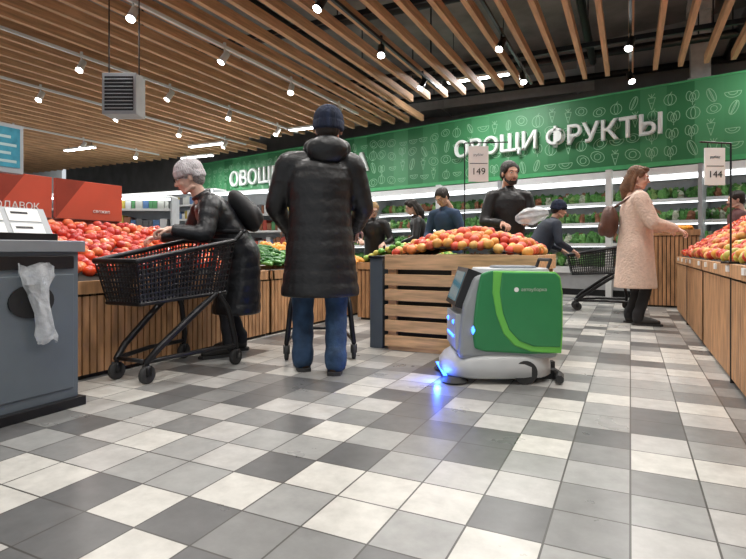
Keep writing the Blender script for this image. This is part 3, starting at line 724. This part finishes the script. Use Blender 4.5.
mb=MB(); mb.ell((0,-.27,1.18),(.13,.10,.19),nu=20,nv=12); mb.ell((0,-.35,1.10),(.09,.05,.09)); mb.tube([(-.1,-.2,1.36),(-.12,-.02,1.48),(-.12,.16,1.3)],.018,8,round_=True); mb.tube([(.1,-.2,1.36),(.12,-.02,1.48),(.12,.16,1.3)],.018,8,round_=True)
organic(mb,'backpack',PACKB,e,.01,2)
e,S,sp=figure('bearded_man',(-1.30,6.25,0),-150,h=1.84,lean=8,hem=.82,bulk=1.25,coat=COATB,pants=PBLK,shoes=SHOEB,
    wr=((-.10,.36,1.18),(.18,.38,1.14)),feet=((-.12,0),(.12,.05)),headkw=dict(hair=HDK,style='bun',beard=HDK),hy=10,hp=-8,curl=.9,hk=1.1)
mb=MB(); rings=[]
for i in range(9):
    u=i/8; q_=.025+.06*math.sin(math.pi*u)**.7
    rings.append([(.06-.36*u,.48+q_*.7*math.cos(2*math.pi*k/24)*(1+.2*math.sin(5*k)),1.19+.06*u+q_*math.sin(2*math.pi*k/24)*(1+.2*math.sin(3*k+i))) for k in range(24)])
mb.loft(rings); mb.obj('plastic_bag',BAGP,e,True)
figure('blond_woman',(-3.72,7.75,0),-165,h=1.60,lean=14,hem=.6,bulk=1.2,coat=COATB,pants=PBLK,shoes=SHOEB,skin=SKIN2,wr=((-.2,.35,.95),(.15,.42,1.0)),headkw=dict(hair=HBL,style='bun',glasses=True),hp=-25,hy=25)
figure('dark_haired_woman',(-2.98,8.15,0),120,h=1.68,lean=20,hem=.7,bulk=1.2,coat=COATB,pants=PBLK,shoes=SHOEB,skin=SKIN2,wr=((-.2,.45,.95),(.2,.35,.95)),headkw=dict(hair=HDK,style='long'),hp=-25)
figure('man_in_blue_jacket',(-2.40,7.55,0),165,h=1.74,lean=16,hem=.8,bulk=1.15,coat=mat('jacket_blue',(.02,.05,.11),.7,var=.2),pants=PBLK,shoes=SHOEB,wr=((-.2,.35,1.0),(.15,.42,.95)),headkw=dict(hair=HDK),hp=-35,hy=-10)
figure('stooping_man',(-1.22,7.75,0),-65,h=1.60,lean=30,hem=.60,bulk=1.4,coat=COATN,pants=PBLK,shoes=SHOEB,wr=((-.2,.45,.85),(.2,.45,.85)),headkw=dict(hat=NAVY,hair=HDK),hp=-15)
figure('distant_shopper',(1.42,9.0,0),100,h=1.66,lean=6,hem=.75,bulk=1.2,coat=mat('jacket_maroon',(.10,.03,.03),.7,var=.2),pants=PBLK,shoes=SHOEB,skin=SKIN2,headkw=dict(hair=HDK),hp=-10)
cart((-.36,8.15,0),100)

# ------------------------------------------------------------ background shelving to the left
GOODS=mat('packaged_goods',(.5,.5,.5),.5,island=[(.6,.6,.55),(.5,.08,.05),(.1,.2,.4),(.65,.5,.1),(.1,.3,.12),(.7,.7,.7),(.3,.12,.06),(.15,.15,.16)])
def gondola(x0,x1,y,H=2.0,yaw=0,seed=1):
    random.seed(seed); e=empty('shelving_unit',((x0+x1)/2,y,0),yaw); L=(x1-x0)/2; mb=MB()
    mb.box(-L,L,.35,.4,0,H,0); mb.box(-L,L,-.1,.4,0,.12,0); mb.box(-L-.03,-L,-.1,.4,0,H,0); mb.box(L,L+.03,-.1,.4,0,H,0); mb.box(-L,L,-.05,.4,H,H+.04,1)
    z=.12; gb=MB()
    while z<H-.25:
        mb.box(-L,L,-.05,.35,z,z+.02,0); mb.box(-L,L,-.065,-.05,z-.01,z+.035,1); x=-L+.05
        while x<L-.12:
            w=random.uniform(.06,.14); hh=random.uniform(.15,.28); gb.box(x,x+w,.02,.3,z+.02,z+.02+hh); x+=w+.01
        z+=.38
    mb.obj('frame',[GREYL,WHITE],e); gb.obj('goods',GOODS,e,bevel=.006)
    mb=MB(); mb.box(-L,L,-.1,-.05,H-.06,H-.02); mb.obj('light_strip',LEDS,e)
gondola(-13.5,-9.6,10.5,2.4,0,1); gondola(-9.2,-6.6,9.8,2.2,0,2); gondola(-19,-14.2,9.5,2.4,0,3); gondola(-12,-8,6.8,1.9,30,4)

# ------------------------------------------------------------ light + camera
w=bpy.data.worlds.new('world'); sc.world=w; w.use_nodes=True
w.node_tree.nodes['Background'].inputs[0].default_value=(.90,.95,1,1); w.node_tree.nodes['Background'].inputs[1].default_value=.75
cam=bpy.data.cameras.new('camera'); co=bpy.data.objects.new('camera',cam); col.objects.link(co)
co.location=(0,0,.85); co.rotation_euler=(math.pi/2,0,math.radians(25.9)); cam.sensor_width=36; cam.lens=36*530/746; cam.shift_y=-.0395; cam.clip_start=.02
sc.camera=co
sc.view_settings.view_transform='Standard'; sc.view_settings.exposure=0
